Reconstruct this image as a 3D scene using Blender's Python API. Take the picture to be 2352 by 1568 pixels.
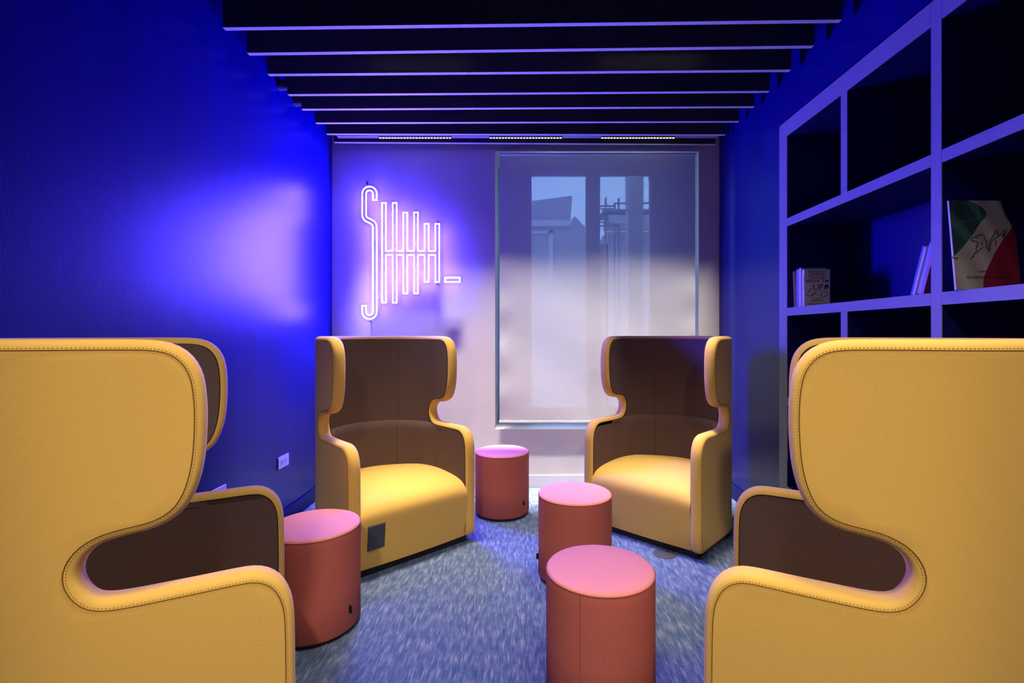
import bpy, math, random
from mathutils import Vector, Matrix
from mathutils.geometry import delaunay_2d_cdt

# ------------------------------------------------------------------ scene, camera, world, exposure
for o in list(bpy.data.objects):
    bpy.data.objects.remove(o, do_unlink=True)
SC = bpy.context.scene
COL = SC.collection
random.seed(7)
rad = math.radians
FPX = 1130.0            # focal length in pixels of the 2352 px wide frame
EYE = 1.29              # camera height
cam_data = bpy.data.cameras.new('camera')
cam_data.sensor_fit = 'HORIZONTAL'
cam_data.sensor_width = 36.0
cam_data.lens = FPX / 2352.0 * 36.0
cam_data.shift_x = -30.0 / 2352.0
cam_data.shift_y = -16.0 / 2352.0
cam_data.clip_start = 0.02
cam = bpy.data.objects.new('camera', cam_data)
COL.objects.link(cam)
cam.location = (0, 0, EYE)
cam.rotation_euler = (math.pi / 2, 0, 0)
SC.camera = cam

world = bpy.data.worlds.new('sky')
SC.world = world
world.use_nodes = True
wbg = world.node_tree.nodes['Background']
wbg.inputs['Color'].default_value = (0.29, 0.53, 1.0, 1)
wbg.inputs['Strength'].default_value = 10.5

SC.view_settings.view_transform = 'Standard'
SC.view_settings.look = 'None'
SC.view_settings.gamma = 1.0
SC.view_settings.use_curve_mapping = False
SC.view_settings.exposure = 0.0
SC.cycles.max_bounces = 8
SC.cycles.transparent_max_bounces = 8

NEON = 760.0             # radiance of the neon tubes
NEON_COL = (0.072, 0.041, 1.0)
LED_W = 18.0            # watts of each wall-washing module
WARM = (1.0, 0.86, 0.66)
TRACK_W = 8.8          # watts of each module in the other tracks
SPOT_W = 8.6          # watts of each rear spot

# room
XL, XR, YB, YF, ZC = -1.633, 1.644, 4.165, -1.9, 3.22
SLAT_Z = 2.87

# ------------------------------------------------------------------ materials
def mat(name, color, rough=0.6, spec=0.3, metallic=0.0):
    m = bpy.data.materials.new(name)
    m.use_nodes = True
    b = m.node_tree.nodes['Principled BSDF']
    b.inputs['Base Color'].default_value = (*color, 1)
    b.inputs['Roughness'].default_value = rough
    b.inputs['Specular IOR Level'].default_value = spec
    b.inputs['Metallic'].default_value = metallic
    return m

def nodes(m):
    return m.node_tree.nodes, m.node_tree.links, m.node_tree.nodes['Principled BSDF']

def add_noise(m, scale, c1, c2, detail=3, stretch=(1, 1, 1), bump=0.0, bump_scale=None, lo=0.35, hi=0.65, dist=0.002):
    N, L, b = nodes(m)
    tc = N.new('ShaderNodeTexCoord')
    mp = N.new('ShaderNodeMapping'); mp.inputs['Scale'].default_value = stretch
    L.new(tc.outputs['Object'], mp.inputs['Vector'])
    nz = N.new('ShaderNodeTexNoise'); nz.inputs['Scale'].default_value = scale; nz.inputs['Detail'].default_value = detail
    L.new(mp.outputs[0], nz.inputs['Vector'])
    cr = N.new('ShaderNodeValToRGB')
    cr.color_ramp.elements[0].position = lo; cr.color_ramp.elements[0].color = (*c1, 1)
    cr.color_ramp.elements[1].position = hi; cr.color_ramp.elements[1].color = (*c2, 1)
    L.new(nz.outputs['Fac'], cr.inputs['Fac'])
    L.new(cr.outputs[0], b.inputs['Base Color'])
    if bump:
        n2 = nz
        if bump_scale:
            n2 = N.new('ShaderNodeTexNoise'); n2.inputs['Scale'].default_value = bump_scale; n2.inputs['Detail'].default_value = 2
            L.new(mp.outputs[0], n2.inputs['Vector'])
        bp = N.new('ShaderNodeBump'); bp.inputs['Strength'].default_value = bump; bp.inputs['Distance'].default_value = dist
        L.new(n2.outputs['Fac'], bp.inputs['Height'])
        L.new(bp.outputs[0], b.inputs['Normal'])
    return m

M = {}
M['navy'] = add_noise(mat('navy_paint', (0.012, 0.012, 0.2), 0.34, 0.2), 2.2, (0.001, 0.001, 0.115), (0.0015, 0.0015, 0.14),
                      stretch=(1, 3, 0.5), bump=0.12, bump_scale=60, dist=0.003)
M['navy_matt'] = mat('navy_matt_paint', (0.003, 0.003, 0.09), 0.55, 0.2)
M['back_wall'] = add_noise(mat('light_wall_paint', (0.62, 0.57, 0.55), 0.65, 0.2), 3, (0.61, 0.555, 0.535), (0.65, 0.59, 0.57), bump=0.06, bump_scale=160)
M['white_trim'] = mat('white_trim', (0.7, 0.68, 0.68), 0.45, 0.35)
M['dark_frame'] = mat('window_frame_grey', (0.42, 0.42, 0.44), 0.5, 0.3)
M['ceiling'] = mat('black_ceiling', (0.01, 0.01, 0.014), 0.9, 0.1)
M['felt'] = add_noise(mat('black_felt', (0.1, 0.1, 0.1), 0.6, 0.4), 240, (0.045, 0.045, 0.05), (0.07, 0.07, 0.075), bump=0.2, dist=0.001)
M['added_lit_edge'] = add_noise(mat('baffle_added_lit_edge', (0.3, 0.3, 0.32), 0.6, 0.3), 240, (0.46, 0.46, 0.49), (0.58, 0.58, 0.61), bump=0.1, dist=0.0006)  # paler grey than the felt, added so baffle undersides look lit by the sign
M['black'] = mat('black_metal', (0.012, 0.012, 0.014), 0.45, 0.4)
M['track'] = mat('track_aluminium', (0.25, 0.25, 0.27), 0.4, 0.5)
M['dark_plastic'] = mat('dark_grey_plastic', (0.055, 0.055, 0.065), 0.4, 0.4)
M['socket'] = mat('socket_plastic', (0.72, 0.7, 0.72), 0.35, 0.4)
M['edge'] = add_noise(mat('laminate_edge', (0.3, 0.3, 0.34), 0.5, 0.3), 300, (0.23, 0.23, 0.28), (0.28, 0.28, 0.33), bump=0.05)
YEL1, YEL2 = (0.66, 0.40, 0.09), (0.74, 0.455, 0.105)
M['yellow'] = add_noise(mat('yellow_wool', YEL1, 0.85, 0.15), 650, YEL1, YEL2, bump=0.3, bump_scale=560, dist=0.0016)
M['yellow'].node_tree.nodes['Principled BSDF'].inputs['Sheen Weight'].default_value = 0.12
M['seam'] = mat('ochre_seam', (0.22, 0.115, 0.02), 0.9, 0.1)
M['brown'] = add_noise(mat('brown_wool', (0.11, 0.062, 0.04), 0.9, 0.12), 460, (0.098, 0.063, 0.056), (0.134, 0.088, 0.078), bump=0.25, bump_scale=380, dist=0.0012)
M['brown_seam'] = mat('brown_seam', (0.045, 0.024, 0.016), 0.9, 0.1)
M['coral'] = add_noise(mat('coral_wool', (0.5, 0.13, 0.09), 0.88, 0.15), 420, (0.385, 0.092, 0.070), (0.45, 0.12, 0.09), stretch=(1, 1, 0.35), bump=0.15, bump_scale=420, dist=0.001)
M['coral_lit_top'] = add_noise(mat('coral_wool_lit_top', (0.62, 0.2, 0.16), 0.88, 0.15), 420, (0.66, 0.235, 0.24), (0.72, 0.27, 0.275), stretch=(1, 0.5, 1), bump=0.12, bump_scale=420, dist=0.001)  # lit copy of the coral wool: white and violet light put into its colour
M['coral_seam'] = mat('coral_seam', (0.30, 0.075, 0.04), 0.9, 0.1)
M['tag'] = mat('black_label_fabric', (0.01, 0.01, 0.012), 0.8, 0.1)
M['concrete'] = mat('outside_render', (0.33, 0.33, 0.36), 0.9, 0.1)
M['concrete_light'] = mat('outside_render_light', (0.5, 0.5, 0.53), 0.9, 0.1)
M['scaffold'] = mat('scaffold_steel', (0.12, 0.13, 0.16), 0.6, 0.3)

# carpet: loop pile streaks along the room
def carpet():
    m = mat('carpet', (0.1, 0.15, 0.3), 0.95, 0.05)
    N, L, b = nodes(m)
    geo = N.new('ShaderNodeNewGeometry')
    oi = N.new('ShaderNodeObjectInfo')
    off = N.new('ShaderNodeVectorMath'); off.operation = 'ADD'
    mul = N.new('ShaderNodeMath'); mul.operation = 'MULTIPLY'; mul.inputs[1].default_value = 0.0
    L.new(oi.outputs['Random'], mul.inputs[0])
    L.new(geo.outputs['Position'], off.inputs[0]); L.new(mul.outputs[0], off.inputs[1])
    def nz(scale, st, det):
        mp = N.new('ShaderNodeMapping'); mp.inputs['Scale'].default_value = st
        L.new(off.outputs[0], mp.inputs['Vector'])
        n = N.new('ShaderNodeTexNoise'); n.inputs['Scale'].default_value = scale; n.inputs['Detail'].default_value = det
        L.new(mp.outputs[0], n.inputs['Vector']); return n
    a = nz(1, (340, 11, 1), 3)       # fine streaks
    c = nz(1, (50, 14, 1), 4)         # mottling
    d = nz(1, (600, 200, 1), 1)      # loops
    m1 = N.new('ShaderNodeMath'); m1.operation = 'MULTIPLY_ADD'; m1.inputs[1].default_value = 0.75
    L.new(c.outputs['Fac'], m1.inputs[0]); L.new(a.outputs['Fac'], m1.inputs[2])
    m2 = N.new('ShaderNodeMath'); m2.operation = 'MULTIPLY_ADD'; m2.inputs[1].default_value = 0.55
    L.new(d.outputs['Fac'], m2.inputs[0]); L.new(m1.outputs[0], m2.inputs[2])
    cr = N.new('ShaderNodeValToRGB')
    e = cr.color_ramp.elements
    e[0].position = 0.36; e[0].color = (0.025, 0.055, 0.13, 1)
    e[1].position = 0.74; e[1].color = (0.40, 0.40, 0.44, 1)
    e2 = cr.color_ramp.elements.new(0.54); e2.color = (0.085, 0.125, 0.24, 1)
    mr = N.new('ShaderNodeMath'); mr.operation = 'MULTIPLY'; mr.inputs[1].default_value = 0.46
    L.new(m2.outputs[0], mr.inputs[0]); L.new(mr.outputs[0], cr.inputs['Fac'])
    L.new(cr.outputs[0], b.inputs['Base Color'])
    bp = N.new('ShaderNodeBump'); bp.inputs['Strength'].default_value = 0.5; bp.inputs['Distance'].default_value = 0.003
    L.new(m2.outputs[0], bp.inputs['Height']); L.new(bp.outputs[0], b.inputs['Normal'])
    return m
M['carpet'] = carpet()

def emis(name, color, strength):
    m = bpy.data.materials.new(name); m.use_nodes = True
    N, L = m.node_tree.nodes, m.node_tree.links
    N.remove(N['Principled BSDF'])
    e = N.new('ShaderNodeEmission'); e.inputs[0].default_value = (*color, 1); e.inputs[1].default_value = strength
    L.new(e.outputs[0], N['Material Output'].inputs[0])
    return m
M['neon'] = emis('neon_tube', NEON_COL, NEON)
M['led'] = emis('led_dot', (1.0, 0.93, 0.66), 2.2)

def glassy(name, tint, fac):
    m = bpy.data.materials.new(name); m.use_nodes = True
    N, L = m.node_tree.nodes, m.node_tree.links
    N.remove(N['Principled BSDF'])
    t = N.new('ShaderNodeBsdfTransparent'); t.inputs[0].default_value = (*tint, 1)
    g = N.new('ShaderNodeBsdfGlossy'); g.inputs['Roughness'].default_value = 0.05
    f = N.new('ShaderNodeFresnel'); f.inputs[0].default_value = 1.45
    mu = N.new('ShaderNodeMath'); mu.operation = 'MULTIPLY'; mu.inputs[1].default_value = fac
    L.new(f.outputs[0], mu.inputs[0])
    x = N.new('ShaderNodeMixShader')
    L.new(mu.outputs[0], x.inputs[0]); L.new(t.outputs[0], x.inputs[1]); L.new(g.outputs[0], x.inputs[2])
    L.new(x.outputs[0], N['Material Output'].inputs[0])
    return m
M['glass'] = glassy('window_glass', (0.93, 0.95, 0.96), 1.0)
M['acrylic'] = glassy('clear_acrylic', (0.95, 0.95, 0.97), 0.3)

def screen_fabric():
    m = bpy.data.materials.new('screen_fabric'); m.use_nodes = True
    N, L = m.node_tree.nodes, m.node_tree.links
    N.remove(N['Principled BSDF'])
    d = N.new('ShaderNodeBsdfDiffuse'); d.inputs[0].default_value = (0.62, 0.60, 0.61, 1)
    tl = N.new('ShaderNodeBsdfTranslucent'); tl.inputs[0].default_value = (0.55, 0.56, 0.6, 1)
    x1 = N.new('ShaderNodeMixShader'); x1.inputs[0].default_value = 0.06
    L.new(d.outputs[0], x1.inputs[1]); L.new(tl.outputs[0], x1.inputs[2])
    t = N.new('ShaderNodeBsdfTransparent')
    tc = N.new('ShaderNodeTexCoord')
    nz = N.new('ShaderNodeTexNoise'); nz.inputs['Scale'].default_value = 210; nz.inputs['Detail'].default_value = 2
    L.new(tc.outputs['Object'], nz.inputs['Vector'])
    mr = N.new('ShaderNodeMapRange')
    mr.inputs[1].default_value = 0.3; mr.inputs[2].default_value = 0.7; mr.inputs[3].default_value = 0.02; mr.inputs[4].default_value = 0.10
    L.new(nz.outputs['Fac'], mr.inputs[0])
    x2 = N.new('ShaderNodeMixShader')
    L.new(mr.outputs[0], x2.inputs[0]); L.new(x1.outputs[0], x2.inputs[1]); L.new(t.outputs[0], x2.inputs[2])
    L.new(x2.outputs[0], N['Material Output'].inputs[0])
    # faint creases
    n2 = N.new('ShaderNodeTexNoise'); n2.inputs['Scale'].default_value = 5; n2.inputs['Detail'].default_value = 3; n2.inputs['Distortion'].default_value = 1.0
    L.new(tc.outputs['Object'], n2.inputs['Vector'])
    bp = N.new('ShaderNodeBump'); bp.inputs['Strength'].default_value = 0.1; bp.inputs['Distance'].default_value = 0.012
    L.new(n2.outputs['Fac'], bp.inputs['Height']); L.new(bp.outputs[0], d.inputs['Normal'])
    return m
M['screen'] = screen_fabric()

# ------------------------------------------------------------------ mesh helpers
class MB:
    def __init__(s): s.v, s.f = [], []
    def add(s, vs, fs):
        k = len(s.v); s.v += [tuple(p) for p in vs]; s.f += [tuple(i + k for i in f) for f in fs]; return s
    def box(s, x0, x1, y0, y1, z0, z1):
        return s.add([(x, y, z) for x in (x0, x1) for y in (y0, y1) for z in (z0, z1)],
                     [(0, 1, 3, 2), (4, 6, 7, 5), (0, 4, 5, 1), (2, 3, 7, 6), (0, 2, 6, 4), (1, 5, 7, 3)])
    def tube(s, pts, r, n=8, closed=False, caps=True):
        P = [Vector(p) for p in pts]; m = len(P); rings = []
        up = None
        for i in range(m):
            a = P[i - 1] if (i or closed) else P[0]
            b = P[(i + 1) % m] if (i < m - 1 or closed) else P[-1]
            t = (b - a)
            if t.length < 1e-9: t = Vector((0, 0, 1))
            t.normalize()
            if up is None:
                up = Vector((0, 0, 1)) if abs(t.z) < 0.9 else Vector((0, 1, 0))
            sd = t.cross(up)
            if sd.length < 1e-4: sd = t.cross(Vector((1, 0.3, 0.1)))
            sd.normalize(); up = sd.cross(t).normalized()
            rings.append([P[i] + (sd * math.cos(k * 2 * math.pi / n) + up * math.sin(k * 2 * math.pi / n)) * r for k in range(n)])
        vs = [p for R in rings for p in R]; fs = []
        for i in range(m if closed else m - 1):
            j = (i + 1) % m
            for k in range(n):
                fs.append((i * n + k, i * n + (k + 1) % n, j * n + (k + 1) % n, j * n + k))
        if caps and not closed:
            fs.append(tuple(range(n - 1, -1, -1))); fs.append(tuple((m - 1) * n + k for k in range(n)))
        return s.add(vs, fs)
    def lathe(s, prof, n=64, cx=0, cy=0):
        vs = [(cx + r * math.cos(k * 2 * math.pi / n), cy + r * math.sin(k * 2 * math.pi / n), z) for r, z in prof for k in range(n)]
        fs = []
        for i in range(len(prof) - 1):
            for k in range(n):
                fs.append((i * n + k, i * n + (k + 1) % n, (i + 1) * n + (k + 1) % n, (i + 1) * n + k))
        fs.append(tuple(range(n - 1, -1, -1))); fs.append(tuple((len(prof) - 1) * n + k for k in range(n)))
        return s.add(vs, fs)
    def mesh(s, name, m, smooth=False, angle=None):
        me = bpy.data.meshes.new(name); me.from_pydata(s.v, [], s.f); me.validate(); me.update()
        if m: me.materials.append(M[m] if isinstance(m, str) else m)
        if smooth:
            me.polygons.foreach_set('use_smooth', [True] * len(me.polygons))
            if angle: me.set_sharp_from_angle(angle=math.radians(angle))
        return me
    def obj(s, name, m, parent=None, smooth=False, angle=None, bevel=0.0, seg=2):
        o = bpy.data.objects.new(name, s.mesh(name, m, smooth, angle)); COL.objects.link(o)
        if parent: o.parent = parent
        if bevel:
            b = o.modifiers.new('bevel', 'BEVEL'); b.width = bevel; b.segments = seg; b.limit_method = 'ANGLE'
        return o

def box(*a): return MB().box(*a)
def tag(o, label=None, cat=None, group=None, kind=None):
    if label: o['label'] = label
    if cat: o['category'] = cat
    if group: o['group'] = group
    if kind: o['kind'] = kind
    return o
def thing(name, label, cat, loc=(0, 0, 0), rz=0.0, group=None):
    o = bpy.data.objects.new(name, None); COL.objects.link(o)
    o.empty_display_size = 0.1; o.location = loc; o.rotation_euler = (0, 0, rz)
    return tag(o, label, cat, group)
def struct(o): o['kind'] = 'structure'; return o

# ------------------------------------------------------------------ the room
fl = struct(box(XL - .1, XR + .6, YF - .1, YB + .1, -0.06, -0.006).obj('floor', 'dark_plastic'))
tile_me = None
TS = 0.5
nrow = 0
for i in range(-4, 4):
    x0 = i * TS
    offs = 0.0 if i % 2 == 0 else TS / 2
    y = YB - offs
    ys = [YB] + ([YB - offs] if offs else [])
    while ys[-1] > -0.6: ys.append(ys[-1] - TS)
    for a, b in zip(ys[:-1], ys[1:]):
        xa, xb = max(x0, XL + .002), min(x0 + TS, XR - .002)
        if xb - xa < 0.05: continue
        g = 0.0006
        box(xa + g, xb - g, b + g, a - g, -0.006, 0.0).obj('carpet_tile', 'carpet', fl)
box(XL, XR, YF, -1.1, -0.006, 0.0).obj('carpet_tile', 'carpet', fl)
struct(box(XL - .1, XR + .6, YF - .1, YB + .1, ZC, ZC + .08).obj('ceiling', 'ceiling'))
struct(box(XL - .12, XL, YF - .1, YB + .12, 0, ZC).obj('wall_left', 'navy'))
struct(box(XL, XR + .6, YF - .1, YF, 0, ZC).obj('wall_rear', 'navy'))

# bookcase geometry on the right wall (depth positions of its uprights)
BK_FAR, BK_NEAR, BK_TOP, BK_DEP = 3.176, -0.34, 2.632, 0.43
struct(MB().box(XR, XR + .5, BK_FAR + .004, YB + .12, 0, ZC).box(XR, XR + .5, YF, BK_FAR + .004, BK_TOP + .008, ZC)
       .box(XR + BK_DEP + .03, XR + .5, BK_NEAR, BK_FAR + .004, 0, BK_TOP + .008).box(XR, XR + .5, YF, BK_NEAR - .004, 0, BK_TOP + .008).obj('wall_right', 'navy'))

# back wall with window opening
WX0, WX1, WZ0, WZ1 = -0.254, 1.471, 0.489, 2.84
struct(MB().box(XL, WX0, YB, YB + .5, 0, ZC).box(WX1, XR, YB, YB + .5, 0, ZC)
       .box(WX0, WX1, YB, YB + .5, 0, WZ0).box(WX0, WX1, YB, YB + .5, WZ1, ZC).obj('wall_back', 'back_wall'))
# baseboards
def board(name, x0, x1, y0, y1, m):
    return struct(box(x0, x1, y0, y1, 0, .105).obj(name, m, bevel=.003))
board('baseboard_back', XL + .016, XR - .016, YB - .014, YB, 'white_trim')
board('baseboard_left', XL, XL + .014, YF, YB, 'navy_matt')
board('baseboard_right', XR - .014, XR, BK_FAR + .004, YB, 'navy_matt')

# window set back in its recess: frame, two sashes with glass
FY0, FY1 = YB + .42, YB + .485
px2x = lambda px, d: (px - 1206) * d / FPX
d_gl = FY0
p0, p1, p2, p3 = (px2x(p, d_gl) for p in (1221, 1346, 1378, 1493))
gz1 = EYE + (768 - 402) * d_gl / FPX
gz0 = WZ0 + .12
win = struct(MB().box(WX0, p0 - .06, FY0, FY1, WZ0, WZ1).box(p3 + .06, WX1, FY0, FY1, WZ0, WZ1).box(p0 - .06, p3 + .06, FY0, FY1, WZ0, gz0 - .05)\
    .box(p0 - .06, p3 + .06, FY0, FY1, gz1 + .05, WZ1).box((p1 + p2) / 2 - .012, (p1 + p2) / 2 + .012, FY0, FY1, gz0 - .05, gz1 + .05).obj('window_1', 'dark_frame'))
for a, b, a0, b1 in ((p0, p1, p0 - .06, (p1 + p2) / 2 - .012), (p2, p3, (p1 + p2) / 2 + .012, p3 + .06)):
    MB().box(a0, a, FY0 - .012, FY1 - .01, gz0 - .05, gz1 + .05).box(b, b1, FY0 - .012, FY1 - .01, gz0 - .05, gz1 + .05)\
        .box(a, b, FY0 - .012, FY1 - .01, gz0 - .05, gz0).box(a, b, FY0 - .012, FY1 - .01, gz1, gz1 + .05).obj('sash', 'dark_frame', win)
    box(a, b, FY0 + .02, FY0 + .026, gz0, gz1).obj('glass_pane', 'glass', win)

# roller blind in front of the window
BL_Y = YB - .0135
bx0, bx1 = px2x(1147.5, BL_Y), px2x(1597, BL_Y)
bz0 = EYE - (968 - 768) * BL_Y / FPX
bl = thing('roller_blind', 'grey translucent roller blind hanging over the window', 'blind', ((bx0 + bx1) / 2, BL_Y, bz0))
bm = MB(); W = (bx1 - bx0) / 2; NX, NZ = 60, 80
for j in range(NZ + 1):
    for i in range(NX + 1):
        u = -W + 2 * W * i / NX; zz = .012 + (2.80 - bz0) * j / NZ
        e = math.exp(-((u + W) / .09) ** 2) + math.exp(-((W - u) / .12) ** 2)
        yy = .002 * math.sin(zz * 17 + 1.3 * math.sin(u * 6)) * e + .0015 * math.sin(zz * 7.3 + u * 5)
        bm.v.append((u, yy, zz))
for j in range(NZ):
    for i in range(NX):
        a = j * (NX + 1) + i; bm.f.append((a, a + 1, a + NX + 2, a + NX + 1))
bm.obj('blind_fabric', 'screen', bl, smooth=True)
box(-W - .004, W + .004, -.0065, .0035, -.010, .010).obj('bottom_bar', 'white_trim', bl, bevel=.004)
MB().tube([(-W - .004, .004, 2.80 - bz0 + .01), (W + .004, .004, 2.80 - bz0 + .01)], .014, 12).obj('roller_tube', 'white_trim', bl, smooth=True, angle=40)

# ------------------------------------------------------------------ ceiling baffles, track, conduits
left_y = [63, 121.5, 169.8, 216.3, 250, 281.5, 306.9, 326]
right_y = [45, 104.6, 160, 208.7, 244, 278, 308.7, 331]
left_x = [511, 567, 614, 660, 692, 724, 749, 767]
right_x = [1934, 1870, 1817, 1768, 1733, 1698, 1667, 1644]
ordw = ['nearest the camera', 'second from the camera', 'third from the camera', 'fourth from the camera', 'fifth from the camera',
        'sixth from the camera', 'just in front of the light track', 'closest to the window wall, behind the light track']
SH = SLAT_Z - EYE
ends = []
for k in range(8):
    dl, dr = FPX * SH / (768 - left_y[k]), FPX * SH / (768 - right_y[k])
    ends.append(((left_x[k] - 1206) * dl / FPX, dl, (right_x[k] - 1206) * dr / FPX, dr))
def baffle(xl, dl, xr, dr, label):
    root = thing('ceiling_baffle', label, 'ceiling baffle', ((xl + xr) / 2, (dl + dr) / 2, SLAT_Z), math.atan2(dr - dl, xr - xl), 'black felt baffles under the ceiling')
    half = math.hypot(xr - xl, dr - dl) / 2
    j = -0.34 - (xl + xr) / 2
    for a, b in ((-half, j - .0008), (j + .0008, half)):
        bd = box(a, b, 0, .027, .0015, ZC - SLAT_Z).obj('board', 'felt', root)
        box(a, b, 0.0003, .0267, 0, .0016).obj('added_lit_edge', 'added_lit_edge', bd)  # added strip that brightens the underside, standing in for violet light
for k, e in enumerate(ends):
    baffle(*e, 'black felt ceiling baffle, ' + ordw[k])

def led_track(loc, length, modules, label, watts, spread, dots=24, wcol=WARM, rx=0.0, spans=None):
    root = thing('track_light', label, 'track light', loc)
    for q in (-.4, .4):
        MB().tube([(q * length, 0, .05), (q * length, 0, ZC - loc[2])], .005, 8).obj('hanger_rod', 'black', root)
    box(-length / 2, length / 2, -.024, .024, 0.0, .05).obj('track_bar', 'track', root, bevel=.002)
    for q, (a, b) in enumerate(modules):
        mod = box(a, b, -.017, .017, -.006, .0).obj('led_module', 'black', root)
        mb = MB(); n = dots; st = (b - a) / n
        for i in range(n):
            c = a + st * (i + .5)
            mb.box(c - st * .33, c + st * .33, -.007, .007, -.0085, -.0058)
        lr = mb.obj('led_dots', 'led', mod); lr['kind'] = 'stuff'
        ld = bpy.data.lights.new('module_beam', 'AREA'); ld.shape = 'RECTANGLE'
        la, lb = spans[q] if spans else (a, b)
        ld.size = lb - la; ld.size_y = .02; ld.energy = watts * (lb - la) / (b - a); ld.color = wcol; ld.spread = math.radians(spread)
        lo = bpy.data.objects.new('module_beam', ld); COL.objects.link(lo); lo.parent = root
        lo.location = ((la + lb) / 2, 0, -.010); lo.rotation_euler = (rx, 0, 0)
    return root
TRY = 3.985
tx = lambda p: px2x(p, TRY)
cx = (tx(775) + tx(1648)) / 2
led_track((cx, TRY, 2.888), tx(1648) - tx(775), [(tx(a) - cx, tx(b) - cx) for a, b in ((870, 1037), (1124, 1291), (1380, 1550))],
          'linear track with three rows of lit dots washing the window wall', LED_W * .57, 21, wcol=(1.0, .90, .77), spans=[(-1.42 - cx, -.42 - cx), (-.42 - cx, .5 - cx), (.5 - cx, 1.6 - cx)])

# conduits behind baffles four and five, meeting the left wall
for y, wd in ((3.268, 'black ceiling conduit behind the fourth baffle'), (3.492, 'black ceiling conduit behind the fifth baffle')):
    c = thing('conduit', wd, 'pipe', (XL, y, 2.945))
    MB().tube([(0.03, 0, 0), (3.1, 0, 0)], .031, 20).obj('pipe', 'felt', c, smooth=True, angle=40)
    MB().tube([(0.0, 0, 0), (.012, 0, 0), (.02, 0, 0), (.034, 0, 0)], .034, 20).obj('end_collar', 'felt', c, smooth=True, angle=40)

# ------------------------------------------------------------------ neon sign
SG_Y = YB - .05
s0 = FPX / SG_Y
def sp(zx, zy, y=SG_Y):
    x, yy = 740 + zx * .30600, 300 + zy * .30612
    return Vector(((x - 1206) / s0, y, EYE + (768 - yy) / s0))
sg = thing('neon_sign', 'violet-white neon lettering sign on the light wall beside the window', 'neon sign', tuple(sp(600, 900, YB)))
def to_local(o, root):
    o.parent = root; o.matrix_parent_inverse = Matrix.Translation(root.location).inverted(); return o

def arc(cx, cy, r, a0, a1, n=14):
    return [(cx + r * math.cos(math.radians(a0 + (a1 - a0) * i / n)), cy - r * math.sin(math.radians(a0 + (a1 - a0) * i / n))) for i in range(n + 1)]
cen = [(397, 522)] + arc(357, 475, 40, 0, 180) + [(317, 560)] + arc(359, 632, 42, 180, 262, 8) + arc(350, 726, 47, 78, 0, 8) + [(397, 1000)] + \
      arc(357, 1358, 40, 360, 180) + [(317, 1313)]
def offset_path(P, d):
    out = []
    for i in range(len(P)):
        a = P[max(i - 1, 0)]; b = P[min(i + 1, len(P) - 1)]
        tx_, ty_ = b[0] - a[0], b[1] - a[1]; l = math.hypot(tx_, ty_)
        out.append((P[i][0] - ty_ / l * d, P[i][1] + tx_ / l * d))
    return out
S_loop = offset_path(cen, 14.5) + offset_path(cen, -14.5)[::-1]
H_loop = [(451, 543), (480, 543), (480, 903), (531, 903), (531, 543), (561, 543), (561, 903), (610, 903), (610, 615), (640, 615), (640, 903), (691, 903),
          (691, 615), (720, 615), (720, 903), (770, 903), (770, 700), (800, 700), (800, 903), (850, 903), (850, 700), (880, 700), (880, 1135), (850, 1135),
          (850, 933), (800, 933), (800, 1135), (770, 1135), (770, 933), (720, 933), (720, 1220), (691, 1220), (691, 933), (640, 933), (640, 1220),
          (610, 1220), (610, 933), (561, 933), (561, 1290), (531, 1290), (531, 933), (480, 933), (480, 1290), (451, 1290)]
D_loop = [(923, 1103), (1033, 1103), (1033, 1135), (923, 1135)]
def sweep(loop, prof):
    """closed planar loop swept with profile [(lateral, forward)], mitred"""
    mb = MB(); n = len(loop); P = [sp(x, y) for x, y in loop]
    pts = [(p.x, p.z) for p in P]; k = len(prof)
    for i in range(n):
        a, b, c = pts[i - 1], pts[i], pts[(i + 1) % n]
        t1 = Vector((b[0] - a[0], b[1] - a[1])).normalized(); t2 = Vector((c[0] - b[0], c[1] - b[1])).normalized()
        n1 = Vector((-t1.y, t1.x)); n2 = Vector((-t2.y, t2.x)); m = (n1 + n2)
        if m.length < 1e-4: m = n1
        m.normalize(); sc = 1 / max(.45, m.dot(n1))
        for lat, fw in prof:
            mb.v.append((b[0] + m.x * lat * sc, SG_Y - fw, b[1] + m.y * lat * sc))
    for i in range(n):
        j = (i + 1) % n
        for q in range(k):
            mb.f.append((i * k + q, i * k + (q + 1) % k, j * k + (q + 1) % k, j * k + q))
    return mb
R_T = .0041
glow_prof = [(R_T * math.cos(math.pi * i / 6), .006 + R_T * 1.1 * math.sin(math.pi * i / 6)) for i in range(7)]
base_prof = [(-R_T, 0), (R_T, 0), (R_T, .0058), (-R_T, .0058)]
for lp in (S_loop, H_loop, D_loop):
    g = to_local(sweep(lp, glow_prof).obj('neon_tube', 'neon'), sg)
    b = sweep(lp, base_prof).obj('tube_base', 'socket'); b.parent = g
# acrylic backing board
ac = arc(357, 477, 84, 0, 180, 16) + [(273, 630)] + arc(345, 636, 72, 180, 240, 6) + [(352, 722), (352, 1270), (345, 1280), (295, 1290), (276, 1305)] + arc(357, 1358, 82, 180, 360, 16) + \
     [(441, 1330), (455, 1320), (505, 1316), (560, 1316), (585, 1308), (592, 1285), (596, 1246), (660, 1242), (725, 1243), (744, 1232), (748, 1200), (752, 1166), (820, 1158), (870, 1162),
      (1030, 1162), (1050, 1152), (1058, 1130), (1056, 1085), (1040, 1072), (918, 1070), (910, 1060), (911, 700), (905, 680), (885, 672), (850, 672), (826, 678), (800, 672), (755, 672),
      (749, 660), (747, 620), (735, 592), (710, 586), (688, 588), (665, 595), (640, 586), (605, 585), (594, 578), (590, 545), (575, 520), (550, 515), (530, 515), (508, 523), (485, 515), (450, 514), (441, 500)]
mb = MB(); n = len(ac)
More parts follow.
